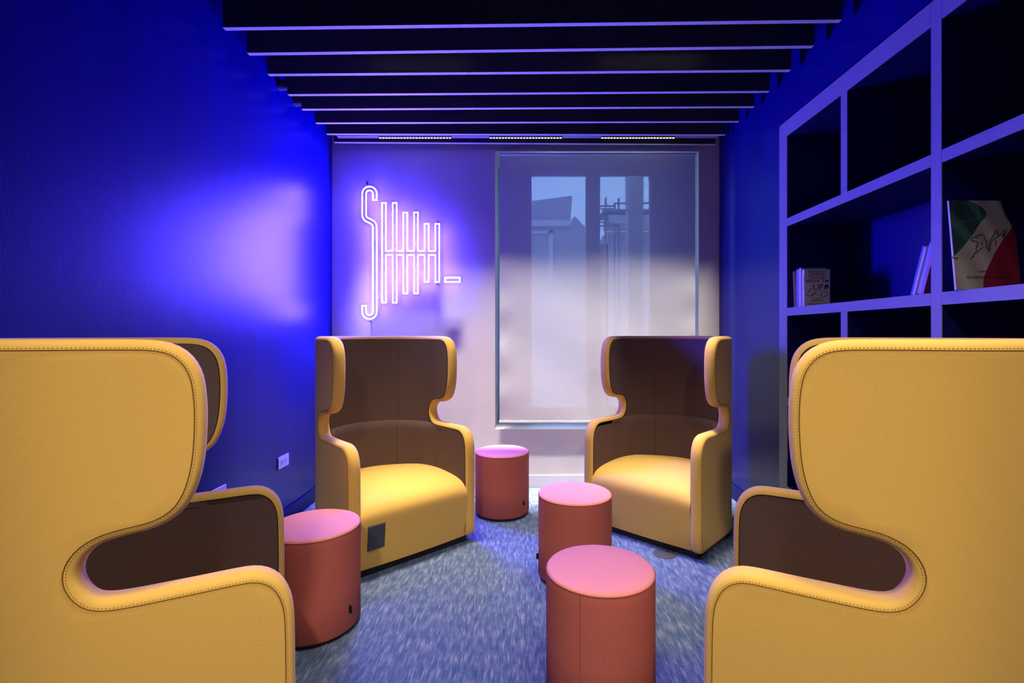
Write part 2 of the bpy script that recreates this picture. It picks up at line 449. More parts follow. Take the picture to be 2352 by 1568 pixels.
for dy in (-.004, 0.0):
    for p in ac: mb.v.append(tuple(sp(p[0], p[1], SG_Y + .0005 - dy)))
mb.f.append(tuple(range(n))); mb.f.append(tuple(range(2 * n - 1, n - 1, -1)))
for i in range(n): mb.f.append((i, (i + 1) % n, n + (i + 1) % n, n + i))
to_local(mb.obj('acrylic_board', 'acrylic'), sg)
for p in ((357, 408), (865, 682), (866, 1150), (357, 1430)):
    c = sp(*p)
    to_local(MB().tube([(c.x, SG_Y - .008, c.z), (c.x, YB, c.z)], .0045, 12).obj('standoff', 'dark_plastic', smooth=True, angle=40), sg)
c = sp(328, 380)
to_local(MB().tube([(c.x, YB - .008, c.z - .014), (c.x - .001, YB - .009, c.z + .010)], .007, 10).obj('cable_clip', 'black', smooth=True, angle=40), sg)
to_local(MB().tube([(c.x, YB - .009, c.z - .014), tuple(sp(335, 412)), tuple(sp(338, 428))], .0012, 6).obj('power_lead', 'socket', smooth=True), sg)

# ------------------------------------------------------------------ wing chairs
CW, CT, CS = .4066, .068, .39          # half width, shell thickness, straight side length
RM = CW - CT / 2                       # radius of the shell's mid surface
LEN = CS + RM * math.pi / 2            # half length of the unrolled shell
EIN = .023                             # rim roll
def bend(u, z, n, side):
    """u: distance from the arm front along the shell, n: offset outwards from mid surface"""
    if u <= CS: return (side * (RM + n), -u, z)
    a = (u - CS) / RM
    return (side * (RM + n) * math.cos(a), -CS - (RM + n) * math.sin(a), z)
def bend_s(s, z, n):                    # s from -LEN (right front) to LEN (left front); +x is the chair's right
    return bend(LEN - abs(s), z, n, 1 if s < 0 else -1)
seam_half = [(.016, .062), (.016, .20), (.016, .45), (.018, .582), (.024, .62), (.036, .65), (.05, .668), (.07, .682), (.095, .689), (.15, .689), (.21, .688), (.27, .688), (.33, .688),
             (.372, .691), (.398, .701), (.414, .717), (.427, .738), (.435, .762), (.436, .785), (.430, .808), (.417, .830), (.398, .847), (.372, .858),
             (.335, .864), (.295, .868), (.265, .879), (.242, .898), (.224, .936), (.212, .99), (.207, 1.06), (.207, 1.13), (.213, 1.185),
             (.224, 1.215), (.244, 1.240), (.275, 1.254), (.33, 1.257), (.5, 1.257), (.75, 1.257)]
def chaikin(P, it, closed=False):
    for _ in range(it):
        Q = [] if closed else [P[0]]
        rng = range(len(P)) if closed else range(len(P) - 1)
        for i in rng:
            a, b = P[i], P[(i + 1) % len(P)]
            Q += [(a[0] * .75 + b[0] * .25, a[1] * .75 + b[1] * .25), (a[0] * .25 + b[0] * .75, a[1] * .25 + b[1] * .75)]
        if not closed: Q.append(P[-1])
        P = Q
    return P
def resample(P, step):
    out = [P[0]]; acc = 0
    for i in range(len(P)):
        a, b = P[i], P[(i + 1) % len(P)]
        l = math.hypot(b[0] - a[0], b[1] - a[1])
        if l < 1e-9: continue
        t = step - acc
        while t <= l:
            out.append((a[0] + (b[0] - a[0]) * t / l, a[1] + (b[1] - a[1]) * t / l)); t += step
        acc = l - (t - step)
    return out
def make_outline():
    L_ = [(LEN - u, z) for u, z in seam_half]                 # left half, s>0
    R_ = [(-s, z) for s, z in L_][::-1]
    bot = [(-LEN + .016 + (2 * LEN - .032) * i / 60, .058) for i in range(1, 60)]
    P = L_ + R_ + bot
    P = chaikin(P, 2, True)
    return resample(P, .014)
SEAM = make_outline()
def poly_normals(P):
    out = []
    area = sum(P[i][0] * P[(i + 1) % len(P)][1] - P[(i + 1) % len(P)][0] * P[i][1] for i in range(len(P)))
    sg_ = 1 if area > 0 else -1
    for i in range(len(P)):
        a, b = P[i - 2], P[(i + 2) % len(P)]
        tx_, ty_ = b[0] - a[0], b[1] - a[1]; l = math.hypot(tx_, ty_) or 1
        out.append((ty_ / l * sg_, -tx_ / l * sg_))
    return out
NRM = poly_normals(SEAM)
def inside(p, poly):
    c = False; x, y = p
    for i in range(len(poly)):
        x1, y1 = poly[i - 1]; x2, y2 = poly[i]
        if (y1 > y) != (y2 > y) and x < (x2 - x1) * (y - y1) / (y2 - y1) + x1: c = not c
    return c
def fill(poly, step, extra=()):
    pts = [Vector(p) for p in poly]; n = len(pts)
    xs = [p[0] for p in poly]; ys = [p[1] for p in poly]
    x = min(xs) + step / 2
    while x < max(xs):
        y = min(ys) + step / 2
        while y < max(ys):
            if inside((x, y), poly):
                if min((x - q[0]) ** 2 + (y - q[1]) ** 2 for q in poly[::2]) > (step * .45) ** 2: pts.append(Vector((x, y)))
            y += step
        x += step
    v, e, f, *_ = delaunay_2d_cdt(pts, [(i, (i + 1) % n) for i in range(n)], [], 1, 1e-7)
    return [(p.x, p.y) for p in v], [tuple(t) for t in f]

def clip_z(P, z, above):
    out = []
    for i in range(len(P)):
        a, b = P[i - 1], P[i]
        ia, ib = (a[1] >= z) == above, (b[1] >= z) == above
        if ia != ib:
            t = (z - a[1]) / (b[1] - a[1]); out.append((a[0] + (b[0] - a[0]) * t, z))
        if ib: out.append(b)
    return out

CH = {}
def build_chair_meshes():
    # outer skin + rolled rim: one continuous upholstered surface
    mb = MB()
    v, f = fill(SEAM, .035)
    mb.add([bend_s(s, z, CT / 2) for s, z in v], f)
    n = len(SEAM); k0 = len(mb.v); K = 9
    for q in range(K + 1):
        ph = math.pi * q / K
        ex = EIN * math.sin(ph) ** .8; nn = CT / 2 * math.cos(ph)
        for i in range(n):
            mb.v.append(bend_s(SEAM[i][0] + NRM[i][0] * ex, SEAM[i][1] + NRM[i][1] * ex, nn))
    for q in range(K):
        for i in range(n):
            j = (i + 1) % n
            mb.f.append((k0 + q * n + i, k0 + q * n + j, k0 + (q + 1) * n + j, k0 + (q + 1) * n + i))
    CH['shell'] = mb.mesh('shell', 'yellow', True)
    me = CH['shell']
    import bmesh
    b = bmesh.new(); b.from_mesh(me); bmesh.ops.remove_doubles(b, verts=b.verts, dist=1e-5); bmesh.ops.recalc_face_normals(b, faces=b.faces); b.to_mesh(me); b.free()
    # piping seams either side of the rim
    CH['outer_seam'] = MB().tube([bend_s(s, z, CT / 2 + .0002) for s, z in SEAM], .0013, 5, True).mesh('outer_seam', 'seam', True)
    CH['inner_seam'] = MB().tube([bend_s(s, z, -CT / 2) for s, z in SEAM], .0022, 5, True).mesh('inner_seam', 'brown_seam', True)
    # lining: lower cushion roll and upper panel
    ZS = .700
    up = resample(clip_z(SEAM, ZS - .03, True), .014)
    v, f = fill(up, .013)
    def lin_up(s, z):
        u = LEN - abs(s)
        return bend_s(s, z, -CT / 2 - .001 - .004 * min(1, max(0, (u - .25) / .1)) + .0022 * math.sin((s + .1 * (z - 1.1)) * 190) * math.exp(-((abs(s) - .03) / .055) ** 2 - ((z - 1.12 - .3 * s) / .075) ** 2))
    b_up = MB().add([lin_up(s, z) for s, z in v], [t[::-1] for t in f]); CH['upper_lining'] = b_up.mesh('upper_lining', 'brown', True)
    lo = clip_z(SEAM, .25, True); lo = resample(clip_z(lo, ZS + .002, False), .014)
    v, f = fill(lo, .016)
    # extra rows near the roll
    def lin_lo(s, z):
        u = LEN - abs(s); w = min(1, max(0, (u - .30) / .18)); w = w * w * (3 - 2 * w)
        t = max(0, min(1, (ZS - z) / .06)); roll = math.sqrt(max(0, 1 - (1 - t) ** 2))
        lum = .030 * roll
        return bend_s(s, z, -CT / 2 - .001 - w * lum)
    b_lo = MB().add([lin_lo(s, z) for s, z in v], [t[::-1] for t in f]); CH['lower_lining'] = b_lo.mesh('lower_lining', 'brown', True)
    # vertical seams in the lining
    for nm, fn, z0, z1 in (('lining_seam_up', lin_up, ZS, 1.25), ('lining_seam_low', lin_lo, .36, ZS)):
        for sd in (-1, 1):
            s = sd * (RM * math.radians(42))
            pts = [Vector(fn(s, z0 + (z1 - z0) * i / 24)) for i in range(25)]
            CH[nm + str(sd)] = MB().tube(pts, .0011, 5).mesh('lining_seam', 'brown_seam', True)
    # stitches along the outer seam
    mb = MB(); acc = 0
    ring = [Vector(bend_s(s + nx * .0045, z + nz * .0045, CT / 2 - .0004)) for (s, z), (nx, nz) in zip(SEAM, NRM)]
    for i in range(len(ring)):
        a, b_ = ring[i], ring[(i + 1) % len(ring)]
        if SEAM[i][1] < .08: continue
        d = b_ - a
        for q in (0.0, 0.5):
            p = a + d * (q + .1); p2 = a + d * (q + .3)
            mb.tube([p, p2], .0005, 4)
    CH['stitching'] = mb.mesh('stitching', 'seam')
    # seat
    prof = [(.028, .045), (.018, .10), (.008, .18), (.0, .26), (-.002, .315), (.004, .345), (.018, .368), (.040, .386), (.07, .399), (.11, .409), (.17, .417), (.26, .423), (.36, .425), (.46, .423),
            (.54, .414), (.60, .407), (.66, .400), (.69, .397)]
    prof = chaikin(prof, 1)
    NI = 30; mb = MB(); RI = CW - CT + .004
    for u, z in prof:
        hw = RI if u <= CS else math.sqrt(max(1e-6, RI ** 2 - (u - CS) ** 2))
        for i in range(NI + 1):
            q = -1 + 2 * i / NI
            edge = 1 - abs(q) ** 8
            zz = z - (.010 * (1 - edge) + .006 * q * q) * min(1, max(0, (z - .2) / .15))
            bow = -.012 * (1 - q * q) * (1 if u < .12 else max(0, 1 - (u - .12) / .2))
            mb.v.append((hw * q, -(u + bow), zz))
    for j in range(len(prof) - 1):
        for i in range(NI):
            a = j * (NI + 1) + i; mb.f.append((a, a + 1, a + NI + 2, a + NI + 1))
    CH['seat'] = mb.mesh('seat', 'yellow', True)
    # plinth: U shaped solid under the shell
    mb = MB(); ring = []
    rin = CW - .04
    ring = [(rin, -.045)] + [(rin * math.cos(a), -CS - rin * math.sin(a)) for a in [math.pi * i / 24 for i in range(25)]] + [(-rin, -.045)]
    n = len(ring)
    for z in (0, .062):
        for x, y in ring: mb.v.append((x, y, z))
    mb.f.append(tuple(range(n))); mb.f.append(tuple(range(2 * n - 1, n - 1, -1)))
    for i in range(n): mb.f.append((i, (i + 1) % n, n + (i + 1) % n, n + i))
    CH['plinth'] = mb.mesh('plinth', 'black')
build_chair_meshes()

def link(me, name, parent):
    o = bpy.data.objects.new(name, me); COL.objects.link(o); o.parent = parent; return o
def chair(x, y, th, label):
    root = thing('wing_chair', label, 'armchair', (x, y, 0), th - math.pi / 2, 'high-backed yellow wing chairs around the stools')
    sh = link(CH['shell'], 'shell', root)
    link(CH['outer_seam'], 'piping', sh)
    st = link(CH['stitching'], 'stitching', sh); st['kind'] = 'stuff'
    u = link(CH['upper_lining'], 'upper_lining', root); u['label'] = 'dark brown upper lining'
    l = link(CH['lower_lining'], 'lower_lining', root); l['label'] = 'dark brown lower back cushion'
    link(CH['inner_seam'], 'piping', u)
    for s in ('-1', '1'):
        link(CH['lining_seam_up' + s], 'seam', u); link(CH['lining_seam_low' + s], 'seam', l)
    link(CH['seat'], 'seat', root)
    p = link(CH['plinth'], 'plinth', root); p['label'] = 'black recessed plinth'
    return root
cFL = chair(-.6052, 2.7963, math.radians(-46.76), 'yellow wing chair with brown lining under the neon sign, power panel on its seat front')
cFR = chair(.6927, 3.0458, math.radians(-133.01), 'yellow wing chair with brown lining in front of the window blind')
cNL = chair(-.7748, 1.5977, math.radians(27.98), 'yellow wing chair in the left foreground, seen from its outer side')
cNR = chair(.645, 1.5948, math.radians(151.71), 'yellow wing chair in the right foreground, seen from its outer side')
# power panel in the seat front of the far left chair (chair frame: +x is image left here)
pw = box(-.0485, .0485, -.010, .003, -.067, .067).obj('power_panel', 'dark_plastic', cFL, bevel=.002)
pw.location = (.2565, .0025, .215); pw.rotation_euler = (rad(-5), 0, 0)
pw['label'] = 'dark grey power panel with two flaps'
box(-.0445, .0445, .002, .0045, -.010, .063).obj('flap', 'dark_plastic', pw, bevel=.001)
box(-.0445, .0445, .002, .0045, -.063, -.012).obj('flap', 'dark_plastic', pw, bevel=.001)

# ------------------------------------------------------------------ stools
SR, SHT = .195, .45
def stool(x, y, rz, label, tag_ang=None, seam_ang=0.0):
    root = thing('round_stool', label, 'stool', (x, y, 0), rz, 'round coral stools between the chairs')
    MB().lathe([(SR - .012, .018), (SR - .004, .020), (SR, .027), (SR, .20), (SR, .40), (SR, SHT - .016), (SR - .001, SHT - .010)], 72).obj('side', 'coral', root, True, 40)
    MB().lathe([(SR - .001, SHT - .012), (SR - .002, SHT - .007), (SR - .005, SHT - .003), (SR - .012, SHT), (SR * .6, SHT + .002), (.02, SHT + .003)], 72).obj('top', 'coral_lit_top', root, True, 50)
    MB().tube([((SR - .0005) * math.cos(a), (SR - .0005) * math.sin(a), SHT - .011) for a in [2 * math.pi * i / 72 for i in range(72)]], .0018, 6, True).obj('piping', 'coral_seam', root, True)
    MB().lathe([(SR - .02, 0.0), (SR - .016, .002), (SR - .016, .022)], 48).obj('base', 'black', root, True, 40)
    c, s = math.cos(seam_ang), math.sin(seam_ang)
    MB().tube([((SR + .0002) * c, (SR + .0002) * s, .025), ((SR + .0002) * c, (SR + .0002) * s, SHT - .014)], .0012, 5).obj('side_seam', 'coral_seam', root)
    if tag_ang is not None:
        c, s = math.cos(tag_ang), math.sin(tag_ang)
        mb = MB(); w = .0025
        for r in (SR - .003, SR + .012):
            for t in (-w, w):
                for z in (.095, .125): mb.v.append((r * c - t * s, r * s + t * c, z))
        mb.f += [(0, 1, 3, 2), (4, 6, 7, 5), (0, 4, 5, 1), (2, 3, 7, 6), (0, 2, 6, 4), (1, 5, 7, 3)]
        mb.obj('label_tag', 'tag', root)
    return root
stool(-.167, 3.57, 0, 'coral round stool with painted-in violet light on its top, farthest back, near the baseboard', rad(-38), rad(80))
stool(.266, 2.63, 0, 'middle coral round stool, half hidden behind the front stool', rad(183), rad(100))
stool(.2715, 1.784, 0, 'coral round stool with painted-in violet light on its top, nearest the camera', None, rad(-118))
stool(-.937, 2.19, 0, 'coral round stool beside the left foreground chair arm', rad(-22), rad(120))

# ------------------------------------------------------------------ bookcase
bk = thing('bookcase', 'tall built-in bookcase set into the right wall', 'bookcase', (XR, (BK_FAR + 1.939) / 2, 0))
def bpart(mb, name, m, bevel=0.0, parent=None):
    o = mb.obj(name, m, None, bevel=bevel)
    o.parent = parent or bk
    o.matrix_parent_inverse = Matrix.Translation(bk.location).inverted() if parent is None else Matrix()
    return o
XF = XR - .003                       # front plane of the bookcase
XBK = XR + BK_DEP
def framed(name, y0, y1, z0, z1, depth=BK_DEP, bev=.0):
    a = bpart(MB().box(XF + .004, XR + depth, y0, y1, z0, z1), name, 'navy_matt')
    b = MB().box(XF, XF + .0045, y0, y1, z0, z1).obj('edge_band', 'edge'); b.parent = a
    return a
shelves = [(2.533, BK_TOP), (1.967, 2.017), (1.407, 1.457), (.847, .897), (.287, .337), (0.0, .05)]
ups = [(3.083, BK_FAR), (1.939, 1.989), (.795, .845), (BK_NEAR, -.29)]
for y0, y1 in ups: framed('upright', y0, y1, 0, BK_TOP)
for (a0, a1), (b0, b1) in zip(ups[:-1], ups[1:]):
    for q, (z0, z1) in enumerate(shelves):
        framed('top_rail' if q == 0 else 'shelf', b1 + .0012, a0 - .0012, z0, z1)
    bpart(MB().box(XBK - .012, XBK, b1, a0, .05, 2.533), 'back_panel', 'navy')
for z0, z1 in ((2.017, 2.533), (.897, 1.407)):
    framed('divider', 2.507, 2.557, z0 + .0005, z1 - .0005)
framed('divider', 1.363, 1.413, .897, 1.407)

# ------------------------------------------------------------------ books
def text_mesh(s, size, name, m, align='CENTER', bold=0.0):
    cu = bpy.data.curves.new(name, 'FONT'); cu.body = s; cu.size = size; cu.align_x = align; cu.extrude = 0.0002; cu.offset = bold; cu.resolution_u = 2
    o = bpy.data.objects.new(name, cu); COL.objects.link(o)
    bpy.context.view_layer.update()
    me = bpy.data.meshes.new_from_object(o.evaluated_get(bpy.context.evaluated_depsgraph_get()))
    bpy.data.objects.remove(o); me.materials.clear(); me.materials.append(m)
    return me
def pmat(name, c, rough=.5): M[name] = mat(name, c, rough, .3); return name
pmat('paper', (.72, .69, .64)); pmat('ink', (.015, .015, .02)); pmat('ink_red', (.35, .03, .03)); pmat('seal_blue', (.03, .10, .22))
pmat('cover_cream', (.78, .72, .66))
def book(loc, w, h, t, cover, spine, label, lean=0.0, rz=0.0, parent_rot=None):
    """local frame: spine at x=0 faces -x, thickness along y (0..t), front cover at y=0 faces -y"""
    root = thing('book', label, 'book', loc, rz, 'books on the bookcase shelf')
    root.rotation_euler = (lean, 0, rz)
    box(0, w, 0, .0016, 0, h).obj('front_cover', cover, root)
    box(0, w, t - .0016, t, 0, h).obj('back_cover', cover, root)
    sp_ = box(-.0012, .0004, 0, t, 0, h).obj('spine', spine, root)
    box(.001, w - .004, .0017, t - .0017, .002, h - .003).obj('page_block', 'paper', root)
    return root, sp_
SHZ = 1.457
pmat('spine_ochre', (.45, .26, .08)); pmat('spine_white', (.7, .68, .72)); pmat('spine_lilac', (.35, .33, .5)); pmat('spine_dark', (.06, .05, .09)); pmat('cover_blue', (.08, .18, .42))
pmat('cover_pink', (.6, .2, .3)); pmat('cover_lightblue', (.35, .45, .65)); pmat('cover_brown', (.22, .12, .08)); pmat('cover_magenta', (.45, .05, .3))
yb = 1.672 * FPX / (1848 - 1206)
bkx = 1.672
b1, s1 = book((bkx, yb, SHZ + .0005), .152, .222, .026, 'cover_cream', 'spine_white', 'cream paperback facing out with red lettering and round blue seal')
def on_cover(me, x, z, parent, name, y=-.0006):
    o = bpy.data.objects.new(name, me); COL.objects.link(o); o.parent = parent
    o.location = (x, y, z); o.rotation_euler = (math.pi / 2, 0, 0); return o
fc = [c for c in b1.children if c.name.startswith('front_cover')][0]
for i, s in enumerate(('RECOVERING OUR', 'FREEDOM FROM', 'BIG AG, BIG TECH,', 'AND BIG MONEY')):
    on_cover(text_mesh(s, .0125, 'subtitle_lettering', M['ink'], bold=.0002), .074, .205 - i * .0125, fc, 'subtitle_lettering')
on_cover(text_mesh("BREAK 'EM", .029, 'title_lettering', M['ink_red'], bold=.0003), .076, .143, fc, 'title_lettering')
on_cover(text_mesh('UP', .053, 'title_lettering', M['ink_red'], bold=.0006), .080, .098, fc, 'title_lettering')
on_cover(text_mesh('Z E P H Y R', .015, 'author_lettering', M['ink'], bold=.0003), .076, .030, fc, 'author_lettering')
on_cover(text_mesh('T E A C H O U T', .015, 'author_lettering', M['ink'], bold=.0003), .076, .010, fc, 'author_lettering')
mb = MB().tube([(.131, -.0002, .119), (.131, -.0009, .119)], .0145, 24); mb.obj('round_seal', 'seal_blue', fc)
mb = MB().tube([(.0, -.0003, .074), (.076, -.0003, .044), (.151, -.0003, .074)], .0014, 4); mb.obj('chevron_line', 'ink', fc)
# small emblem of crossed strokes above the chevron
for pts, r, m in (([(.018, .092), (.024, .084), (.030, .094), (.036, .096)], .0016, 'ink'), ([(.036, .066), (.055, .072), (.068, .080)], .0028, 'ink'), ([(.100, .064), (.104, .078), (.102, .092)], .002, 'ink'),
                  ([(.030, .092), (.055, .088), (.085, .085)], .001, 'ink_red'), ([(.085, .085), (.108, .089), (.130, .088)], .001, 'ink_red'), ([(.126, .080), (.134, .078), (.130, .090), (.138, .094)], .0018, 'ink'),
                  ([(.034, .104), (.040, .104)], .004, 'ink'), ([(.112, .101), (.122, .101)], .003, 'ink'), ([(.070, .076), (.085, .066), (.1, .068)], .0012, 'seal_blue')):
    MB().tube([(x, -.0002, z) for x, z in pts], r, 5).obj('cover_drawing', m, fc).scale = (1, .35, 1)
sl = on_cover(text_mesh("BREAK 'EM UP", .014, 'spine_lettering', M['ink']), 0, 0, s1, 'spine_lettering')
sl.location = (-.0016, .008, .14); sl.rotation_euler = (math.pi / 2, math.pi / 2, -math.pi / 2)
book((bkx - .004, yb + .028, SHZ + .0005), .15, .235, .022, 'spine_lilac', 'spine_white', 'white-spined paperback directly behind the cream one')
book((bkx + .003, yb + .053, SHZ + .0005), .14, .232, .024, 'spine_lilac', 'spine_lilac', 'lilac-spined book between white and dark spines')
book((bkx + .003, yb + .079, SHZ + .0005), .14, .232, .014, 'spine_dark', 'spine_lilac', 'thin dark book second from the far end of the row')
book((bkx, yb + .098, SHZ + .001), .14, .226, .014, 'spine_white', 'spine_ochre', 'ochre and white spined book tilted at the far end of the row', lean=rad(-4))
# leaning group against the upright
lean = rad(-18)
yy0 = 1.9905
hgt = .208
x = XR + .02
specs = [(.012, .200, 'cover_magenta', 'cover_pink', 'thin pink-spined book leaning closest to the upright'),
         (.020, .214, 'cover_lightblue', 'cover_lightblue', 'light blue book leaning second from the upright'),
         (.010, .207, 'cover_brown', 'cover_brown', 'thin brown-spined book in the middle of the leaning group'),
         (.011, .205, 'spine_white', 'spine_white', 'white-spined book leaning between brown and blue ones'),
         (.010, .212, 'cover_blue', 'cover_blue', 'blue book farthest from the upright in the leaning group')]
acc = 0.0
for t, h, cv, spn, lb in specs:
    # lean: rotate about x so the top tips towards the camera (-y)
    book((x, yy0 + hgt * math.sin(-lean) + acc / math.cos(lean), SHZ + .001), .14, h, t, cv, spn, lb, lean=-lean)
    acc += t + .0008

# flag magazine
def flag_cover():
    m = mat('flag_cover', (.4, .36, .34), .4, .4)
    N, L, b = nodes(m)
    tc = N.new('ShaderNodeTexCoord'); sep = N.new('ShaderNodeSeparateXYZ'); L.new(tc.outputs['Generated'], sep.inputs[0])
    nz = N.new('ShaderNodeTexNoise'); nz.inputs['Scale'].default_value = 2.2; nz.inputs['Detail'].default_value = 1
    L.new(tc.outputs['Generated'], nz.inputs['Vector'])
    def math2(op, a, b_, c=None):
        n = N.new('ShaderNodeMath'); n.operation = op
        for i, q in enumerate((a, b_, c)):
            if q is None: continue
            if isinstance(q, (int, float)): n.inputs[i].default_value = q
            else: L.new(q, n.inputs[i])
        return n.outputs[0]
    X, Z = sep.outputs['X'], sep.outputs['Z']
    wob = math2('MULTIPLY', math2('SUBTRACT', nz.outputs['Fac'], .5), .14)
    # green boundary: x = 0.05 + curve of z ; red boundary
    zc = math2('SUBTRACT', Z, .36)
    g = math2('ADD', math2('MULTIPLY', zc, 1.25), math2('MULTIPLY', math2('POWER', math2('MAXIMUM', math2('SUBTRACT', Z, .80), 0.0), 2.0), -13.0))
    green = math2('LESS_THAN', math2('SUBTRACT', X, wob), g)
    r_ = math2('ADD', math2('MULTIPLY', math2('POWER', math2('MAXIMUM', Z, 0.0), 1.7), .98), .42)
    red = math2('GREATER_THAN', math2('ADD', X, wob), r_)
    wv = N.new('ShaderNodeTexWave'); wv.inputs['Scale'].default_value = .9; wv.inputs['Distortion'].default_value = 4.5; wv.inputs['Detail'].default_value = 1
    mp = N.new('ShaderNodeMapping'); mp.inputs['Rotation'].default_value = (0, rad(40), 0); L.new(tc.outputs['Generated'], mp.inputs[0]); L.new(mp.outputs[0], wv.inputs['Vector'])
    cr = N.new('ShaderNodeValToRGB'); cr.color_ramp.elements[0].color = (.27, .22, .215, 1); cr.color_ramp.elements[1].color = (.36, .325, .34, 1)
    L.new(wv.outputs['Fac'], cr.inputs[0])
    cg = N.new('ShaderNodeValToRGB'); cg.color_ramp.elements[0].color = (.02, .05, .05, 1); cg.color_ramp.elements[1].color = (.035, .12, .10, 1)
    cg.color_ramp.elements[0].position = .55
    L.new(wv.outputs['Fac'], cg.inputs[0])
    crd = N.new('ShaderNodeValToRGB'); crd.color_ramp.elements[0].color = (.15, .006, .02, 1); crd.color_ramp.elements[1].color = (.21, .009, .03, 1)
    L.new(wv.outputs['Fac'], crd.inputs[0])
    m1 = N.new('ShaderNodeMix'); m1.data_type = 'RGBA'; L.new(green, m1.inputs[0]); L.new(cr.outputs[0], m1.inputs[6]); L.new(cg.outputs[0], m1.inputs[7])
    m2 = N.new('ShaderNodeMix'); m2.data_type = 'RGBA'; L.new(red, m2.inputs[0]); L.new(m1.outputs[2], m2.inputs[6]); L.new(crd.outputs[0], m2.inputs[7])
    L.new(m2.outputs[2], b.inputs['Base Color'])
    return m
M['flag'] = flag_cover()
MW, MH = .243, .345
ym = 1.845
xm = px2x(2197, ym)
mg = thing('magazine', 'large magazine with a green, white and red flag cover on the shelf', 'magazine', (xm, ym, SHZ + .0008))
mg.rotation_euler = (rad(-5.5), 0, 0)
def curl(x, z): return .035 * max(0, (x / MW - .75) / .25) ** 2 * max(0, (z / MH - .55) / .45) ** 1.5
def sheet(y0, y1, x0, x1, z0, z1):
    mb = MB(); nx, nz = 16, 20
    for side, yq in ((0, y0), (1, y1)):
        for j in range(nz + 1):
            for i in range(nx + 1):
                x_ = x0 + (x1 - x0) * i / nx; z_ = z0 + (z1 - z0) * j / nz
                c = curl(x_, z_); mb.v.append((x_ - c * .6, yq + c, z_))
    st = (nx + 1) * (nz + 1)
    for side in (0, 1):
        for j in range(nz):
            for i in range(nx):
                a = side * st + j * (nx + 1) + i; q = (a, a + 1, a + nx + 2, a + nx + 1)
                mb.f.append(q if side == 0 else q[::-1])
    rim = [j * (nx + 1) for j in range(nz + 1)] + [nz * (nx + 1) + i for i in range(1, nx + 1)] + [j * (nx + 1) + nx for j in range(nz - 1, -1, -1)] + [i for i in range(nx - 1, 0, -1)]
    for a, b in zip(rim, rim[1:] + rim[:1]): mb.f.append((a, b, b + st, a + st))
    return mb
fcm = sheet(0, .0008, 0, MW, 0, MH).obj('front_cover', 'flag', mg, True, 50)
sheet(.001, .0062, .001, MW - .002, .001, MH - .002).obj('page_block', 'paper', mg, True, 50)
sheet(.0064, .0072, 0, MW, 0, MH).obj('back_cover', 'paper', mg, True, 50)
box(-.0012, .0002, 0, .0072, 0, MH).obj('spine', 'spine_white', mg)
pmat('cord_gold', (.5, .3, .08))
MB().tube([(-.004, .004, .125), (-.003, -.004, .126), (.004, -.004, .124), (.010, -.003, .119)], .0032, 8).obj('binding_cord', 'cord_gold', mg, True)
on_cover(text_mesh('GUARDIA DI FINANZA', .0165, 'title_lettering', M['ink']), .125, .042, fcm, 'title_lettering')
on_cover(text_mesh('GIORNO', .0095, 'subtitle_lettering', M['ink'], 'LEFT'), .086, .066, fcm, 'subtitle_lettering')
on_cover(text_mesh('20', .032, 'year_lettering', M['ink']), .036, .313, fcm, 'year_lettering')
on_cover(text_mesh('24', .032, 'year_lettering', M['ink']), .036, .287, fcm, 'year_lettering')
def gz(px, py):  # pixel of the 2150..2352 x 460..680 study crop to cover coordinates
    fx = (px - 215 - (py - 150) * .085) / 985.0; fz = 1 - (py - 150) / 1400.0
    return fx * MW * .985, fz * MH
strokes = [
    [(570, 795), (562, 770), (580, 745), (625, 725), (660, 708), (690, 700)], [(690, 700), (705, 680), (720, 708), (742, 682), (765, 705), (765, 740), (790, 790), (805, 800)],
    [(570, 795), (600, 790), (630, 800), (660, 810), (668, 835), (650, 850), (660, 870), (635, 880), (655, 900), (628, 910), (648, 935), (640, 955), (605, 995), (595, 1000), (612, 1025), (575, 1045), (552, 1075)],
    [(645, 742), (662, 740), (675, 745)], [(705, 825), (730, 825), (722, 845), (740, 850)],
    [(805, 800), (790, 820), (812, 835), (795, 855), (815, 865), (795, 890), (815, 925), (835, 945), (852, 940), (858, 905), (850, 900), (862, 860), (875, 810), (905, 770), (970, 730), (1020, 690), (1080, 620), (1105, 612), (1105, 650), (1045, 710), (1075, 695), (1100, 690), (1050, 740), (1095, 725), (1060, 765)],
    [(835, 940), (840, 860), (850, 800), (880, 750), (915, 700), (945, 620), (965, 612), (975, 640), (955, 680), (980, 650), (985, 675), (965, 700), (985, 690)],
    [(935, 785), (955, 800), (935, 815), (958, 825), (935, 840), (950, 855), (935, 865)], [(735, 895), (690, 935), (650, 980)]]
mb = MB()
for st_ in strokes:
    pts = []
    for p in st_:
        a, b = gz(*p); pts.append((a, -.0003 + curl(a, b), b))
    mb.tube(pts, .0018, 4)
mb.obj('griffin_drawing', 'ink', fcm)
pmat('teal', (.10, .30, .30))
mb = MB()
for st_ in ([(262, 590), (330, 525), (420, 490), (560, 470), (700, 430), (850, 370), (915, 320)], [(600, 150), (650, 230), (675, 330), (675, 420)], [(385, 195), (460, 195), (540, 225)], [(760, 300), (810, 240), (880, 170)], [(255, 495), (300, 485), (335, 460)], [(595, 230), (600, 290), (545, 335)]):
    pts = []
    for p in st_:
        a, b = gz(*p); pts.append((a, -.0001 + curl(a, b), b))
    mb.tube(pts, .0007, 4)
mb.obj('flag_fold_lines', 'teal', fcm)

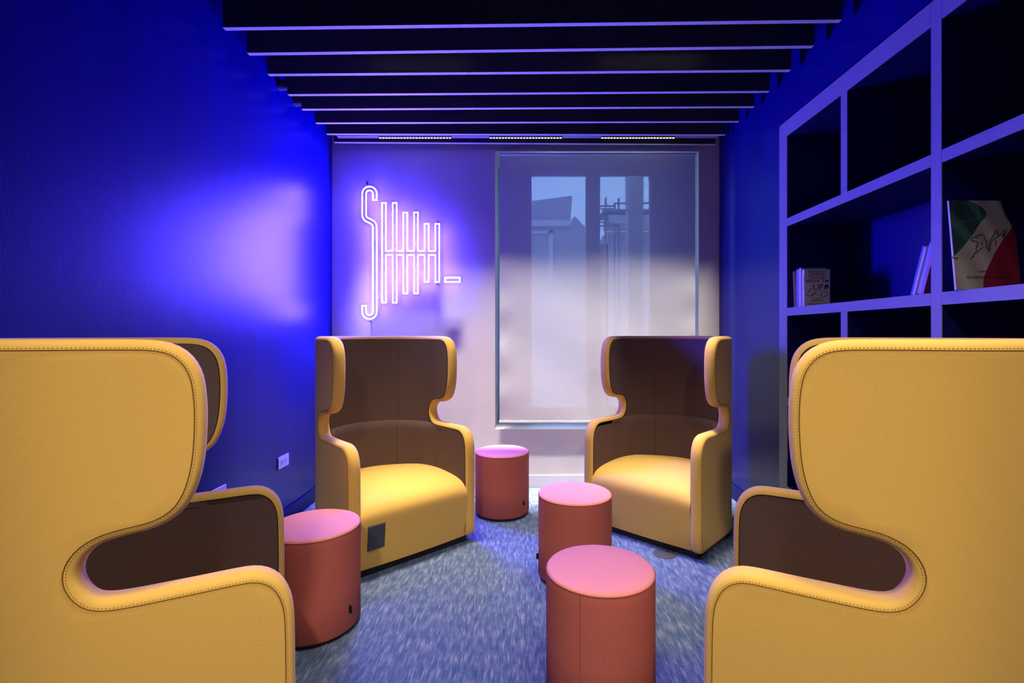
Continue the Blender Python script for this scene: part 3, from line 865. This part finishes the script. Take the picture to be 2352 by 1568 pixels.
# ------------------------------------------------------------------ wall sockets and floor box
def socket(y, z, label):
    r = thing('wall_socket', label, 'socket', (XL, y, z - .041))
    box(0, .009, -.0715, .0715, 0, .082).obj('cover_plate', 'socket', r, bevel=.004, seg=3)
    ins = box(.008, .0105, -.046, .046, .018, .064).obj('insert', 'socket', r, bevel=.001)
    for c in (-.022, .022):
        MB().tube([(.0102, c, .041), (.0108, c, .041)], .0185, 24).obj('socket_rim', 'white_trim', ins)
        MB().tube([(.0105, c, .041), (.0112, c, .041)], .0145, 24).obj('socket_well', 'dark_frame', ins)
    return r
socket(3.3145, .437, 'white double wall socket low on the blue wall, fully visible')
socket(2.6065, .437, 'white wall socket mostly hidden behind the left foreground chair arm')
fx, fy = (1527 - 1206) * FPX * EYE / (1272 - 768) / FPX, FPX * EYE / (1272 - 768)
fb = thing('floor_box', 'round dark floor outlet cover in the carpet before the window-side chair', 'floor outlet', (fx, fy, 0))
MB().lathe([(.066, 0), (.066, .003), (.062, .0045), (.002, .0048)], 40).obj('lid', 'dark_plastic', fb, True, 30)
box(.012, .030, .018, .026, .0045, .0062).obj('latch', 'black', fb)

# ------------------------------------------------------------------ outside: building, post, scaffold
def outside_building():
    d = 11.0
    k = d / FPX
    X = lambda p: (p - 1206) * k
    Z = lambda p: EYE + (768 - p) * k
    r = thing('building', 'grey building with stepped parapet beyond the left pane', 'building', (X(1240), d, Z(900)))
    T = Matrix.Translation(r.location).inverted()
    def part(mb, name, m):
        o = mb.obj(name, m, r); o.matrix_parent_inverse = T; return o
    # penthouse block with rising parapet line
    mb = MB(); pr = [(X(1120), Z(470)), (X(1316), Z(443)), (X(1313), Z(490)), (X(1313), Z(640)), (X(1120), Z(640))]
    for y in (d + .2, d + 3):
        for a, b in pr: mb.v.append((a, y, b))
    n = len(pr); mb.f.append(tuple(range(n))); mb.f.append(tuple(range(2 * n - 1, n - 1, -1)))
    for i in range(n): mb.f.append((i, (i + 1) % n, n + (i + 1) % n, n + i))
    part(mb, 'upper_storey', 'concrete')
    mb = MB(); pr = [(X(1120), Z(516)), (X(1310), Z(507)), (X(1320), Z(496)), (X(1352), Z(528)), (X(1352), Z(1100)), (X(1120), Z(1100))]
    for y in (d, d + 3):
        for a, b in pr: mb.v.append((a, y, b))
    n = len(pr); mb.f.append(tuple(range(n))); mb.f.append(tuple(range(2 * n - 1, n - 1, -1)))
    for i in range(n): mb.f.append((i, (i + 1) % n, n + (i + 1) % n, n + i))
    part(mb, 'lower_storey', 'concrete')
    part(MB().box(X(1120), X(1312), d - .12, d, Z(521), Z(508)), 'cornice', 'concrete_light')
    part(MB().box(X(1120), X(1270), d - .05, d, Z(537), Z(530)).box(X(1260), X(1270), d - .05, d, Z(640), Z(530)), 'window_surround', 'concrete_light')
outside_building()
def outside_right():
    d = 5.2; k = d / FPX
    x0, x1 = (1444 - 1206) * k, (1478 - 1206) * k
    p = thing('facade_post', 'tall grey post standing outside the right pane', 'post', ((x0 + x1) / 2, d, -1.0))
    box(-(x1 - x0) / 2, (x1 - x0) / 2, 0, .18, 0, 5.2).obj('shaft', 'concrete', p)
    box(-(x1 - x0) / 2 - .03, (x1 - x0) / 2 + .03, -.03, .21, 0, .3).obj('footing', 'concrete', p)
    d = 9.0; k = d / FPX
    X = lambda q: (q - 1206) * k
    Z = lambda q: EYE + (768 - q) * k
    s = thing('scaffold', 'steel scaffold seen through the right pane', 'scaffold', (X(1440), d, Z(900)))
    T = Matrix.Translation(s.location).inverted()
    def part(mb, name, m):
        o = mb.obj(name, m, s); o.matrix_parent_inverse = T; return o
    for px, top in ((1391, 454), (1412, 466), (1421, 455), (1500, 470)):
        part(MB().tube([(X(px), d, Z(900)), (X(px), d, Z(top))], .02, 6), 'standard_tube', 'scaffold')
    for py, a, b in ((467, 1411, 1520), (473, 1378, 1412), (480, 1380, 1412), (510, 1378, 1412), (519, 1378, 1412)):
        part(MB().tube([(X(a), d, Z(py)), (X(b), d, Z(py - (b - a) * .01))], .016, 6), 'ledger_tube', 'scaffold')
    part(MB().box(X(1384), X(1560), d - .1, d + .6, Z(489), Z(483)), 'platform', 'scaffold')
    part(MB().box(X(1397), X(1560), d - .1, d + .6, Z(515), Z(496)), 'platform', 'concrete')
    part(MB().tube([(X(1384), d, Z(488)), (X(1400), d, Z(515))], .03, 6), 'brace_tube', 'scaffold')
    part(MB().box(X(1408), X(1600), d + .7, d + 2, Z(1200), Z(514)), 'sheeting', 'concrete')
    part(MB().box(X(1388), X(1412), d + .7, d + 1.2, Z(1200), Z(545)), 'sheeting', 'scaffold')
outside_right()

# ------------------------------------------------------------------ the other lamps of the room (above and behind the camera)
led_track((0, 2.87, 2.985), 2.6, [(-.95, -.35), (.45, 1.05)], 'linear track light hidden between the middle baffles', TRACK_W, 43)
led_track((0.0, 1.05, 2.99), 2.6, [(-.45, .0), (.4, .85)], 'linear track light above the stools, out of view', TRACK_W * 1.2, 96)
def spot(loc, target, label, watts):
    r = thing('ceiling_floodlight', label, 'floodlight', loc)
    d = (Vector(target) - Vector(loc)).normalized()
    MB().tube([(0, 0, 0), tuple(-d * .07)], .115, 28).obj('lamp_head', 'black', r, True, 40)
    MB().tube([tuple(-d * .05), tuple(Vector((0, 0, ZC - loc[2])) - d * .05)], .008, 8).obj('stem', 'black', r)
    ld = bpy.data.lights.new('flood_beam', 'AREA'); ld.shape = 'DISK'; ld.size = .21; ld.energy = watts; ld.color = WARM; ld.spread = rad(66)
    lo = bpy.data.objects.new('flood_beam', ld); COL.objects.link(lo); lo.parent = r
    lo.location = tuple(d * .004); lo.rotation_euler = d.to_track_quat('-Z', 'Y').to_euler()
spot((-.5, -1.1, 2.85), (-.85, 1.15, .6), 'round black ceiling floodlight behind the camera aimed at the left foreground chair', SPOT_W)
spot((.5, -1.1, 2.85), (.80, 1.15, .6), 'round black ceiling floodlight behind the camera aimed at the right foreground chair', SPOT_W)
